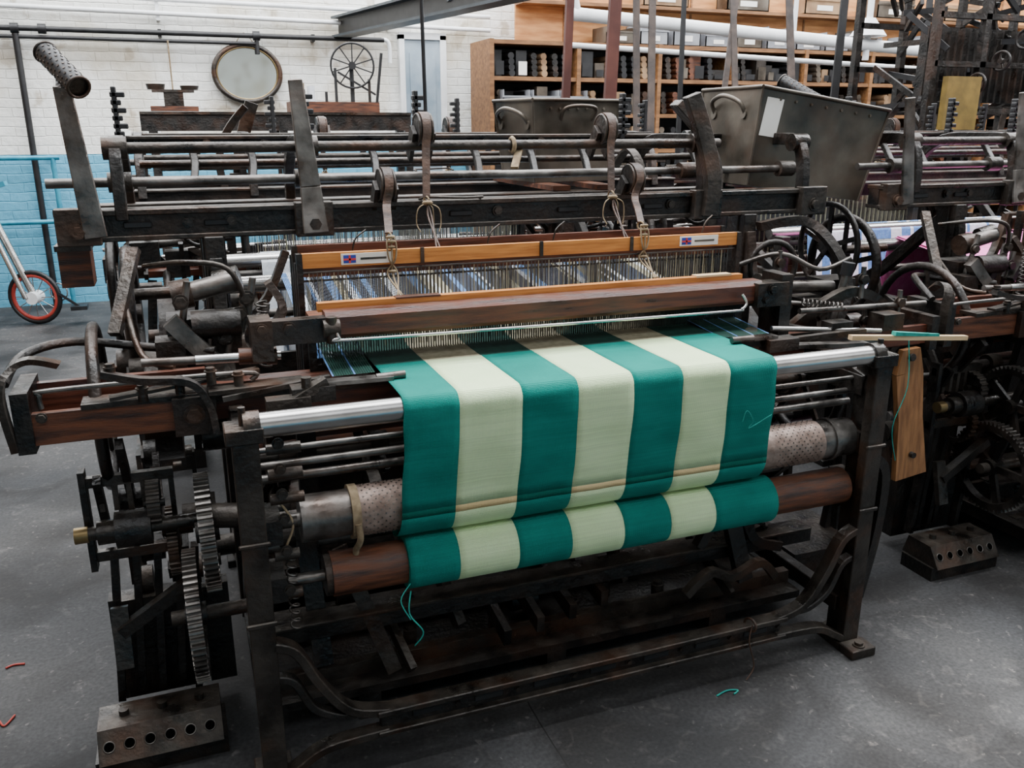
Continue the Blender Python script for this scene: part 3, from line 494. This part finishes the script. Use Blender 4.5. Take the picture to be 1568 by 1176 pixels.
def m_straps():
    b=MB()
    def quad(x,y,z,yb,zb,xo=0,w=.030):
        b.cyl((x-.020,y,z),(x+.020,y,z),.043,"iron",24); b.ring((x-.018,y,z),(1,0,0),.043,.004,"iron_worn",24,6); b.ring((x+.018,y,z),(1,0,0),.043,.004,"iron_worn",24,6)
        P=[(x,y+.045,z-.06),(x,y+.047,z),(x,y+.033,z+.033),(x,y,z+.047),(x,y-.033,z+.033),(x,y-.047,z),(x+xo*.3,y-.05,z-.05)]
        P+= [(x+xo*.65,(y-.05+yb)/2,(z-.05+zb)/2),(x+xo,yb,zb)]
        b.strap(P,(1,0,0),w,.005,"leather",w2=w*.7)
        b.beam((x-.028,y,z),(x-.028,y+.06,z-.08),.012,.04,"iron"); b.beam((x+.028,y,z),(x+.028,y+.06,z-.08),.012,.04,"iron")
        b.ring((x+xo,yb,zb-.01),(1,.4,0),.012,.003,"cord",14,5)
    quad(.555,2.47,1.385,2.30,1.27,-.035); quad(1.345,2.47,1.385,2.30,1.27,-.06)
    quad(.685,2.53,1.535,2.44,1.35,-.02); quad(1.275,2.53,1.535,2.44,1.35,-.02)
    for x,y in ((.520,2.285),(1.285,2.285)):
        for dx in (-.007,.007,.0): b.tube([(x+dx,y,1.265),(x+dx*1.8,y-.012,1.24),(x+dx,y-.015,1.20),(x-dx*2,y-.012,1.165),(x+dx,y-.09,1.12)],.0025,"cord",5)
        for z in (1.262,1.25,1.235,1.17): b.ring((x,y-.006,z),(0,.2,1),.009,.004,"cord",12,5)
    for x,y in ((.665,2.43),(1.255,2.43)):
        for dx in (-.005,.005): b.tube([(x+dx,y,1.345),(x-dx,y-.02,1.30),(x+dx,y-.10,1.22)],.003,"leather",5)
        for dx in (-.03,.03,.012): b.tube([(x,y,1.335),(x+dx,y-.01,1.32),(x+dx*1.2,y-.01,1.28),(x+dx*.9,y-.02,1.255)],.0018,"cord",5)
        b.ring((x,y,1.335),(0,.2,1),.010,.006,"cord",12,5)
    b.strap([(1.42,2.75,1.40),(1.42,2.65,1.47),(1.44,2.60,1.42),(1.43,2.58,1.34)],(1,0,0),.03,.008,"iron_worn")
    b.beam((.95,2.48,1.425),(1.0,2.56,1.49),.022,.008,"cord"); b.ring((.965,2.54,1.49),(1,0,0),.02,.007,"cord",14,5)
    b.tube([(.66,2.5,1.34),(.68,2.46,1.348),(.78,2.45,1.345),(.84,2.46,1.345),(.84,2.5,1.34)],.004,"iron_worn")
    return b
def m_warp(cols,seed=1,x0=.30,x1=1.62):
    b=MB(); R=random.Random(seed); x=x0
    while x<x1:
        c=R.choice(cols); w=R.choice([.012,.02,.03])
        n=max(1,int(w/.005))
        for i in range(n):
            xx=x+i*.005
            b.strap([(xx,2.25,.955),(xx,2.45,.980),(xx,3.0,1.066),(xx,3.035,1.03),(xx,3.10,.60)],(1,0,0),.0036,.0008,c,1)
        x+=n*.005
    return b
MESH={k:f().mesh(k) for k,f in (("frame",m_frame),("motion",m_motion),("sley",m_sley),("healds",m_healds),("straps",m_straps))}
b=MB(); perf_tube(b,(-.272,2.57,1.722),(-.195,2.42,1.635),.026); b.beam((-.237,2.47,1.630),(-.232,2.50,1.675),.025,.018,"iron"); PT=b.mesh("weft_can")
def loom(loc=(0,0,0),rz=0,cols=("w_white",),seed=1,tube=None):
    e=empty("power_loom",loc,rz)
    for k,me in MESH.items():
        obj(k,me,e,.0025 if k in("frame","sley") else 0)
    if tube is not None: o=obj("perforated_can",PT,e); o.location=tube
    obj("warp_sheet",m_warp(cols,seed).mesh("warp"),e); return e
main=loom(cols=("w_white","w_blue","w_dark","w_dark","w_tan","w_dark"),seed=4,tube=(0,0,0))
obj("fittings",m_extras().mesh("fittings"),main)

# ------------------------------------------------------------------ cloth (striped)
SB=[.425,.555,.710,.855,1.005,1.145,1.285,1.43]
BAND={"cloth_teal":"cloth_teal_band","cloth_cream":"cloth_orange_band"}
def stripe_sheet(b,profile,mats=("cloth_teal","cloth_cream"),nx=8,band=()):
    P=profile; xs=[]; ms=[]
    for i in range(7):
        for j in range(nx): xs.append(SB[i]+(SB[i+1]-SB[i])*j/nx); ms.append(mats[i%2])
    xs.append(SB[7]); vs=[]
    for j,(y,z,a) in enumerate(P):
        for x in xs:
            wob=a*(math.sin(x*37+z*9)+.6*math.sin(x*71-z*21)+.8*math.sin(x*13+z*30))
            e=0
            if a: e=.010*(x-.93)/.5*(.93-z)/.27+.002*math.sin(z*40)*(1 if x>1.4 or x<.45 else 0)
            vs.append((x+e,y-wob,z))
    n=len(xs)
    for mname in mats:
        fs=[(j*n+i,j*n+i+1,(j+1)*n+i+1,(j+1)*n+i) for j in range(len(P)-1) for i in range(n-1) if ms[i]==mname and j not in band]
        b.add(vs,fs,mname,True)
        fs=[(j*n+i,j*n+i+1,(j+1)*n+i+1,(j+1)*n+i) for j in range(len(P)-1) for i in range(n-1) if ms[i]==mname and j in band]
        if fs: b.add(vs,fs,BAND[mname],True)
prof=[(2.10,.962,0),(2.0,.962,0),(1.93,.962,0),(1.86,.9625,0)]
for i in range(9):
    t=PI/2+PI/2*i/8; prof.append((1.83+.032*math.cos(t),.930+.032*math.sin(t),0))
for i in range(1,14):
    t=i/14; prof.append((1.798+.026*t*t,.93-.245*t,.0022*math.sin(PI*t)**.5+.0001))
bi=len(prof)
for i in range(0,13):
    t=PI+PI*.80*i/12; prof.append((1.90+.076*math.cos(t),.675-.002*i/12+.086*math.sin(t),.0008))
b=MB(); stripe_sheet(b,prof,band=(bi,))
roll=[(1.88+.067*math.cos(2*PI*i/36),.520+.067*math.sin(2*PI*i/36),0) for i in range(37)]
SBk=SB[:]; SB[0]=.430;SB[7]=1.49
stripe_sheet(b,roll)
SB[:]=SBk
for x in (.430,1.49):
    b.cyl((x-.0005,1.88,.520),(x+.0005,1.88,.520),.066,"cloth_teal",30)
b.tube([(.43,1.82,.47),(.42,1.80,.42),(.45,1.79,.37),(.43,1.80,.33)],.0018,"teal_yarn"); b.tube([(.43,1.82,.49),(.40,1.80,.46),(.42,1.79,.41)],.0015,"teal_yarn")
b.tube([(1.33,1.792,.80),(1.34,1.790,.83),(1.36,1.788,.80),(1.35,1.79,.78),(1.42,1.79,.81)],.0013,"teal_yarn")
cl=obj("striped_woven_cloth",b.mesh("cloth"))
so=cl.modifiers.new("s","SOLIDIFY"); so.thickness=.0012
b=MB(); stripe_sheet(b,[(2.44,.988,0),(2.27,.962,0),(2.18,.961,0),(2.10,.962,0)],("w_green_shaded","w_tan"),nx=4)  # stripe colours darkened to carry the shade under the sley cap
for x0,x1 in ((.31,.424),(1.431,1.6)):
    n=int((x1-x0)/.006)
    for i in range(n): x=x0+i*.006; b.add([(x,2.44,.985),(x+.0045,2.44,.985),(x+.0045,2.06,.957),(x,2.06,.957)],[(0,3,2,1)],"w_green_shaded" if i%9 else "w_blue")
obj("front_warp_shaded",b.mesh("front_warp_shaded"),main)

# ------------------------------------------------------------------ other looms
L2=loom((2.68,.02,0),0,("pink",),8,tube=(-.02,.55,.0))
pk=MB(); pk.strap([(1.0,1.8,.90),(1.0,1.84,.965),(1.0,2.10,.965)],(1,0,0),1.1,.004,"pink"); pk.cyl((.45,1.88,.520),(1.5,1.88,.520),.068,"pink",28)
pk.add([(.31,2.24,.962),(1.6,2.24,.962),(1.6,2.45,.992),(.31,2.45,.992),(1.6,3.0,1.071),(.31,3.0,1.071),(1.6,3.05,1.03),(.31,3.05,1.03),(1.6,3.10,.62),(.31,3.10,.62)],[(0,1,2,3),(3,2,4,5),(5,4,6,7),(7,6,8,9)],"pink",True)
obj("pink_cloth",pk.mesh("pink_cloth"),L2)
L3=loom((1.90,6.55,0),PI,("w_white","w_blue","w_white"),11)
L4=loom((4.52,6.55,0),PI,("w_white","w_blue","w_white"),12)
# ------------------------------------------------------------------ bins
def tub(name,L,W,H_,loc,rot,m,t=.045,label=False):
    b=MB()
    def ringv(z,l,w): return [(-l/2,-w/2,z),(l/2,-w/2,z),(l/2,w/2,z),(-l/2,w/2,z)]
    vs=ringv(0,L-2*t,W-2*t)+ringv(H_,L,W)+ringv(H_,L-.012,W-.012)+ringv(.012,L-2*t-.012,W-2*t-.012)
    fs=[(3,2,1,0),(12,13,14,15)]
    for i in range(4):
        j=(i+1)%4; fs+=[(i,j,4+j,4+i),(4+i,4+j,8+j,8+i),(8+i,8+j,12+j,12+i)]
    b.add(vs,fs,m)
    c=ringv(H_,L+.004,W+.004)
    for i in range(4): b.cyl(c[i],c[(i+1)%4],.007,m,8)
    v=ringv(.0,L-2*t,W-2*t); w=ringv(H_,L,W)
    for i in range(4): b.cyl(v[i],w[i],.005,m,8)
    for sx in (-1,1):
        x=sx*(L/2-.012); b.tube([(x,-.10,H_-.09),(x+sx*.03,-.09,H_-.05),(x+sx*.045,0,H_-.03),(x+sx*.03,.09,H_-.05),(x,.10,H_-.09)],.008,m)
        for y in (-.1,.1): b.cyl((x-sx*.012,y,H_-.09),(x+sx*.01,y,H_-.09),.018,m)
    k=t/H_
    for i in range(7): b.bolt((-L/2+.08+i*(L-.16)/6,-W/2+.03*k,H_-.03),(0,-1,.1),.005,m)
    if label:
        def fp(x,z): return (x,-W/2+(H_-z)*k-.002,z)
        b.add([fp(-L/2+.025,H_-.03),fp(-L/2+.095,H_-.03),fp(-L/2+.095,H_-.16),fp(-L/2+.025,H_-.16)],[(3,2,1,0)],"paper")
    else:
        b.tube([(-.07,-W/2+.01,H_-.07),(-.07,-W/2-.02,H_-.03),(0,-W/2-.03,H_-.02),(.07,-W/2-.02,H_-.03),(.07,-W/2+.01,H_-.07)],.007,m)
    o=obj(name,b.mesh(name)); o.location=loc;o.rotation_euler=rot; return o
tub("metal_tub",.555,.40,.335,(2.175,2.84,1.305),(0,math.radians(8),math.radians(-2)),"galv",t=.028,label=True)
tub("metal_tub",.40,.30,.30,(1.43,3.27,1.337),(0,0,math.radians(9)),"galv",t=.03)

# ------------------------------------------------------------------ room
def room():
    def wall(n,x0,x1,y0,y1,z0,z1,m):
        b=MB(); b.box(x0,x1,y0,y1,z0,z1,m); return obj(n,b.mesh(n))
    wall("floor",-4,12,-3.5,8.6,-.1,0,"concrete")
    wall("wall_back",-4,12,8.6,8.8,0,4.2,"wall_brick"); wall("wall_front",-4,12,-3.7,-3.5,0,4.2,"wall_brick")
    wall("wall_left",-4.2,-4,-3.5,8.6,0,4.2,"wall_brick_low_bounce"); wall("wall_right",12,12.2,-3.5,8.6,0,4.2,"wall_brick_low_bounce")
    b=MB()
    gl=[(-1.8,.2),(1.6,3.4),(4.6,6.2),(7.0,8.2)]
    y=-3.5
    for a,c in gl: b.box(-4,12,y,a,4.2,4.3,"ceiling_white"); y=c
    b.box(-4,12,y,8.6,4.2,4.3,"ceiling_white")
    for a,c in gl: b.box(-4,-2,a,c,4.2,4.3,"ceiling_white"); b.box(11,12,a,c,4.2,4.3,"ceiling_white")
    obj("ceiling",b.mesh("ceiling"))
    pw=[190,1120,760,930]
    for i,(a,c) in enumerate(gl):
        w=MB()
        for k in range(14): x=-2+k; w.box(x-.02,x+.02,a,c,4.2,4.26,"white_paint")
        obj("window_%d"%(i+1),w.mesh("w"))
        l=bpy.data.lights.new("skylight_%d"%(i+1),'AREA'); l.shape='RECTANGLE'; l.size=12.9; l.size_y=c-a; l.energy=pw[i]; l.color=(.96,.975,1.0)
        o=bpy.data.objects.new("skylight_%d"%(i+1),l); o.location=(4.5,(a+c)/2,4.29); COL.objects.link(o)
room()
wd=bpy.data.worlds.new("World"); scene.world=wd; wd.use_nodes=True
wd.node_tree.nodes["Background"].inputs[0].default_value=(.6,.7,.8,1); wd.node_tree.nodes["Background"].inputs[1].default_value=.6

b=MB()
b.cyl((-4,8.5,2.30),(1.95,8.5,2.30),.022,"black"); b.cyl((-1.10,8.5,2.26),(-1.10,8.5,.0),.026,"black"); b.cyl((-1.5,8.5,2.235),(.8,8.5,2.235),.016,"black")
for x in (-1.1,.8,-.9): b.cyl((x-.03,8.5,2.30),(x+.03,8.5,2.30),.04,"black")
b.cyl((.8,8.5,2.30),(.8,8.5,2.15),.02,"black"); b.tube([(1.9,8.5,2.30),(1.97,8.5,2.30),(2.0,8.5,2.25),(2.0,8.5,2.1)],.02,"white_paint")
for x in (-1.6,0,1.3): b.box(x-.015,x+.015,8.5,8.6,2.27,2.33,"black")
obj("wall_pipe",b.mesh("p"))
b=MB(); b.cyl((-4,8.5,2.50),(3.0,8.5,2.42),.02,"white_paint"); b.cyl((-4,8.5,2.60),(3.0,8.5,2.54),.02,"white_paint")
for x in (-2,0,2): b.box(x-.015,x+.015,8.5,8.6,2.40,2.62,"white_paint")
obj("wall_pipe",b.mesh("p"))
b=MB(); b.cyl((-4,8.4,1.28),(-.9,8.4,1.28),.02,"bike_blue"); b.cyl((-4,8.4,.75),(-.9,8.4,.75),.02,"bike_blue"); b.cyl((-.95,8.4,0),(-.95,8.4,1.28),.02,"bike_blue")
for x in(-3,-2,-1): b.box(x-.01,x+.01,8.4,8.6,1.27,1.29,"bike_blue")
obj("pipe_rail",b.mesh("p"))
b=MB(); c=(.70,8.52,1.985)
b.ring(c,(0,1,0),.285,.024,"iron_worn",48,8,.84)
b.ring((c[0],c[1]-.01,c[2]),(0,1,0),.262,.007,"brass",48,8,.84)
vs=[(c[0]+.28*math.cos(2*PI*i/48),8.525,c[2]+.235*math.sin(2*PI*i/48)) for i in range(48)]; b.add(vs,[tuple(range(47,-1,-1))],"mirror_glass"); b.add([(v[0],8.6,v[2]) for v in vs],[tuple(range(48))],"black")
b.tube([(.60,8.53,2.2),(.70,8.57,2.33),(.80,8.53,2.2)],.004,"cord")
obj("oval_mirror",b.mesh("m"))
b=MB(); b.box(2.15,2.50,8.54,8.598,0,2.32,"door_grey"); b.box(2.10,2.15,8.52,8.598,0,2.36,"white_paint"); b.box(2.50,2.56,8.52,8.598,0,2.36,"white_paint"); b.box(2.10,2.56,8.52,8.598,2.32,2.38,"white_paint"); b.cyl((2.45,8.50,1.0),(2.45,8.54,1.0),.02,"brass"); b.box(2.20,2.45,8.53,8.54,1.2,2.2,"door_grey")
obj("door_1",b.mesh("d"))
b=MB()
b.box(-.20,1.85,7.2,7.26,1.50,1.62,"iron"); b.box(-.2,1.85,7.5,7.56,1.50,1.6,"iron"); b.box(-.2,1.85,7.18,7.6,1.62,1.64,"iron_worn")
for x in (-.15,.8,1.8):
    for y in (7.2,7.5): b.box(x,x+.06,y,y+.06,0,1.5,"iron")
b.box(-.2,1.85,7.2,7.56,.8,.85,"iron"); b.box(.9,1.6,7.22,7.5,1.64,1.72,"wood_brown")
b.wheel((1.42,7.35,2.0),(.25,1,0),.17,.008,"black",10,.03,.05,.005); b.beam((1.42,7.4,1.64),(1.42,7.4,2.0),.03,.03,"black"); b.beam((1.28,7.35,1.66),(1.28,7.35,1.98),.02,.02,"black"); b.beam((1.20,7.35,1.66),(1.20,7.35,1.80),.02,.02,"black"); b.beam((1.55,7.35,1.66),(1.55,7.35,1.9),.02,.02,"iron")
b.beam((1.60,7.35,1.66),(1.66,7.35,2.10),.02,.02,"black"); b.beam((1.30,7.35,1.95),(1.60,7.35,1.78),.015,.015,"black"); b.cyl((1.0,7.35,1.72),(1.0,7.35,1.86),.03,"cord"); b.cyl((1.08,7.35,1.72),(1.08,7.35,1.84),.03,"w_white")
obj("yarn_winding_frame",b.mesh("w"))
b=MB()
b.box(-.12,.22,7.28,7.48,1.645,1.68,"wood_brown"); b.box(-.02,.12,7.33,7.43,1.68,1.78,"iron_worn"); b.box(-.10,.20,7.32,7.44,1.78,1.80,"iron_worn"); b.cyl((-.07,7.38,1.80),(-.07,7.38,1.84),.06,"iron_worn",20,.07); b.cyl((.17,7.38,1.80),(.17,7.38,1.83),.06,"iron_worn",20,.07); b.cyl((.05,7.38,1.8),(.05,7.38,2.15),.006,"cord")
obj("weighing_scale",b.mesh("s"))

b=MB(); A=Vector((1.55,8.55,2.32));B_=Vector((2.45,4.4,2.33))
b.beam(A,B_,.16,.02,"beam_paint"); b.beam(A+Vector((0,0,.16)),B_+Vector((0,0,.16)),.16,.02,"beam_paint"); b.beam(A+Vector((0,0,.08)),B_+Vector((0,0,.08)),.02,.16,"black")
b.beam(B_,(2.45,4.4,4.2),.08,.08,"beam_paint"); b.beam((2.0,6.5,2.4),(2.0,6.5,4.2),.06,.06,"beam_paint")
obj("steel_joist",b.mesh("j"))
b=MB(); b.cyl((-3.5,5.3,3.3),(11,5.3,3.3),.03,"steel_dull")
for x in (2.7,3.6,4.6,6): b.cyl((x,5.3,3.3),(x+.12,5.3,3.3),.22,"iron",28)
for x in (0,3.2,6.5,10): b.beam((x,5.3,3.3),(x,5.3,4.2),.05,.05,"iron")
obj("line_shaft",b.mesh("s"))
b=MB()
for (x0,y0,z0),(x1,y1,z1),w in (((1.90,3.62,3.6),(1.83,3.62,1.35),.055),((1.72,3.7,3.6),(1.66,3.7,1.62),.035)):
    b.beam((x0,y0,z0),(x1,y1,z1),w,.02,"redbrown",up=(0,1,0))
b.box(1.5,2.1,3.6,3.72,3.6,3.68,"redbrown"); b.box(1.78,1.86,3.6,3.72,3.68,4.2,"redbrown")
obj("hanger_post",b.mesh("b"))
b=MB()
for (x0,y0,z0),(x1,y1,z1),w in (((2.80,5.05,3.3),(2.62,4.6,1.2),.045),((2.95,5.55,3.3),(2.75,5.0,1.2),.045),((3.3,5.05,3.3),(3.15,4.5,1.3),.04),((3.7,5.05,3.3),(3.5,4.4,1.2),.05),((3.85,5.55,3.3),(3.2,4.8,1.4),.04)):
    b.beam((x0,y0,z0),(x1,y1,z1),w,.01,"belt",up=(0,1,0))
for x0,x1,w in ((4.3,4.15,.06),(3.05,2.98,.03),(5.0,4.9,.05)): b.beam((x0,5.05,3.2),(x1,4.9,1.2),w,.012,"black",up=(0,1,0))
obj("drive_belt",b.mesh("b"))
b=MB(); b.cyl((.70,2.66,4.2),(.73,2.66,1.58),.006,"black",8); b.cyl((.70,2.66,4.2),(.70,2.66,2.3),.009,"black",8); obj("hanging_cord",b.mesh("c"))

b=MB(); b.cyl((3.0,6.6,2.37),(8.5,6.6,2.10),.050,"white_paint",18); b.cyl((3.1,6.9,2.17),(9.0,6.9,2.0),.022,"white_paint",14); b.cyl((5.1,6.6,2.28),(5.1,6.6,4.2),.02,"white_paint"); b.cyl((7.3,6.6,2.2),(7.3,6.6,4.2),.02,"white_paint")
b.cyl((2.5,6.4,4.2),(3.05,6.6,2.36),.035,"white_paint"); b.cyl((5.9,6.6,2.1),(5.9,6.6,2.9),.028,"white_paint"); b.cyl((5.9,6.6,2.30),(5.9,6.6,2.45),.16,"white_paint",20,.05)
obj("heating_pipe",b.mesh("h"))

def shelves():
    e=empty("storage_shelving"); b=MB(); x0,x1=2.75,9.6; y0,y1=7.75,8.3
    lv=[.3,.65,.98,1.30,1.63,1.95,2.26]
    for z in lv: b.box(x0,x1,y0,y1,z-.02,z+.015,"shelf_wood")
    n=8
    for i in range(n+1):
        x=x0+(x1-x0)*i/n; b.box(x-.02,x+.02,y0-.01,y1,0,2.28,"shelf_wood")
    b.box(x0,x1,y1,y1+.02,0,2.28,"black")
    b.box(x0+.4,x1+.6,y1-.1,y1-.07,2.28,3.2,"ply")
    for i in range(5): x=x0+.9+i*1.4; b.box(x-.01,x+.01,y1-.112,y1-.1,2.28,3.2,"shelf_wood")
    b.box(x0+.4,x1,y0+.25,y1-.1,2.62,2.65,"shelf_wood")
    obj("carcass",b.mesh("c"),e)
    s=MB();R=random.Random(5)
    for zi,z in enumerate(lv[:-1]):
        for i in range(n):
            xa=x0+(x1-x0)*i/n+.04;xb=x0+(x1-x0)*(i+1)/n-.04; x=xa
            while x<xb-.05:
                w=R.uniform(.05,.18);w=min(w,xb-x);h=R.uniform(.10,.25);c=R.choice(["black","iron","iron_worn","galv_dark","black","wood_brown","cardboard"])
                if R.random()<.45:
                    for k in range(4): s.cyl((x+w/2,y0+.02+k*.01,z+.045+k*.05),(x+w/2,y1-.1,z+.045+k*.05),min(.03,w/2),c,10)
                else:
                    s.box(x,x+w*.9,y0+.03+R.uniform(0,.1),y1-.1,z+.015,z+.015+h,c); s.box(x+.01,x+w*.8,y0+.028,y0+.03,z+.03,z+.01+h*.6,R.choice(["black","galv","paper"]) if R.random()<.2 else "black")
                x+=w
    obj("stock",s.mesh("s"),e)
    t=MB()
    def tray(x,y,z,w,d,h,m="plastic_grey"):
        t.box(x,x+w,y,y+.01,z,z+h*.7,m); t.box(x,x+.01,y,y+d,z,z+h,m); t.box(x+w-.01,x+w,y,y+d,z,z+h,m); t.box(x,x+w,y+d-.01,y+d,z,z+h,m); t.box(x,x+w,y,y+d,z,z+.01,m); t.box(x-.008,x+w+.008,y-.008,y+.005,z+h*.66,z+h*.74,m)
        t.box(x+w*.3,x+w*.7,y-.004,y,z+h*.2,z+h*.45,"paper")
    for i in range(3): tray(2.84+i*.29,7.70,1.65,.26,.4,.20)
    for i in range(16): tray(3.9+i*.36,7.78,2.275,.30,.3,.15+.03*(i%3),"plastic_grey" if i%4 else "galv")
    for i in range(5): tray(4.4+i*.95,8.0,2.65,.5,.2,.2,"galv" if i%2 else "cardboard")
    obj("trays",t.mesh("t"),e)
shelves()

b=MB();R=random.Random(9)
x0,x1,y0,y1,z0,z1=3.95,5.2,3.9,4.5,1.62,2.75
for x in (x0,x0+.35,x0+.8,x1):
    for y in (y0,y1): b.box(x-.02,x+.02,y-.02,y+.02,0 if x in(x0,x1) else z0,z1,"iron")
for z in (z0,z0+.25,z0+.5,z0+.8,z1):
    for y in (y0,y1): b.box(x0,x1,y-.02,y+.02,z-.015,z+.015,"iron")
for i in range(90):
    x=R.uniform(x0,x1);z=R.uniform(z0,z1-.1); b.beam((x,R.uniform(y0,y1),z),(x+R.uniform(-.2,.2),R.uniform(y0,y1),z+R.uniform(-.25,.25)),.02,.03,R.choice(["iron","iron","black"]))
for i in range(8):
    b.wheel((x0+.3+i*.16,y0-.04,z0+.15+.12*(i%4)),(1,.2,0),.05,.008,"iron",4,.015,.03,.004)
for i in range(24): b.box(x0+.05+i*.05,x0+.065+i*.05,y0+.1,y0+.16,z0+.05,z0+.45,"iron")
b.box(3.98,4.22,3.8,3.84,1.52,1.80,"yellow")
dob=obj("dobby_head",b.mesh("dob"),L4)
bpy.context.view_layer.update(); dob.matrix_parent_inverse=L4.matrix_world.inverted()

b=MB()
for wx,wy in ((-1.18,7.3),(-2.15,7.7)):
    b.ring((wx,wy,.22),(.4,1,0),.175,.016,"red",32,8); b.ring((wx,wy,.22),(.4,1,0),.200,.020,"black" ,32,6)
    for i in range(12):
        t=PI*i/6; d=Vector((.93*math.cos(t),-.37*math.cos(t),math.sin(t))); b.cyl((wx,wy,.22),Vector((wx,wy,.22))+d*.18,.004,"steel",5)
    b.cyl((wx-.02,wy-.06,.22),(wx+.02,wy+.06,.22),.05,"white_paint")
b.cyl((-1.18,7.3,.22),(-1.42,7.4,.92),.03,"steel",14); b.cyl((-1.24,7.25,.22),(-1.46,7.35,.92),.02,"steel"); b.cyl((-1.40,7.4,.85),(-2.15,7.7,.35),.022,"bike_blue"); b.cyl((-1.40,7.4,.75),(-1.8,7.5,.3),.022,"bike_blue")
b.cyl((-1.8,7.5,.3),(-2.15,7.7,.22),.018,"bike_blue"); b.cyl((-1.42,7.4,.9),(-1.50,7.45,1.10),.018,"steel"); b.tube([(-1.50,7.2,1.08),(-1.52,7.35,1.12),(-1.5,7.5,1.12),(-1.45,7.7,1.08)],.016,"black")
b.strap([(-1.60,7.30,1.03),(-1.42,7.26,1.07),(-1.24,7.2,1.12)],(.3,1,0),.13,.035,"bike_blue",w2=.05); b.cyl((-1.42,7.26,1.05),(-1.55,7.35,.55),.015,"steel")
b.ring((-1.0,7.25,.26),(.4,1,0),.07,.006,"steel",20,6); b.beam((-1.0,7.2,.26),(-.86,7.2,.14),.02,.02,"black"); b.box(-.92,-.80,7.14,7.26,.12,.15,"black")
bk=obj("bicycle",b.mesh("bike")); bk.location=(.03,.45,0)
b=MB(); b.tube([(-.62,2.60,.004),(-.60,2.61,.004),(-.57,2.605,.004)],.0035,"red",5); b.tube([(-.62,2.30,.004),(-.60,2.34,.004),(-.58,2.31,.004),(-.56,2.35,.004)],.003,"red",5); b.tube([(1.28,1.74,.004),(1.32,1.75,.004),(1.35,1.74,.004),(1.33,1.73,.004)],.0025,"teal_yarn",5)
obj("yarn_scraps",b.mesh("y"))

# ------------------------------------------------------------------ camera
cam=bpy.data.cameras.new("camera"); co=bpy.data.objects.new("camera",cam); COL.objects.link(co); scene.camera=co
co.location=(0,0,1.55); co.rotation_euler=(math.radians(90-16.75),0,math.radians(-20.8)); cam.lens=30.35; cam.sensor_width=36; cam.clip_start=.05
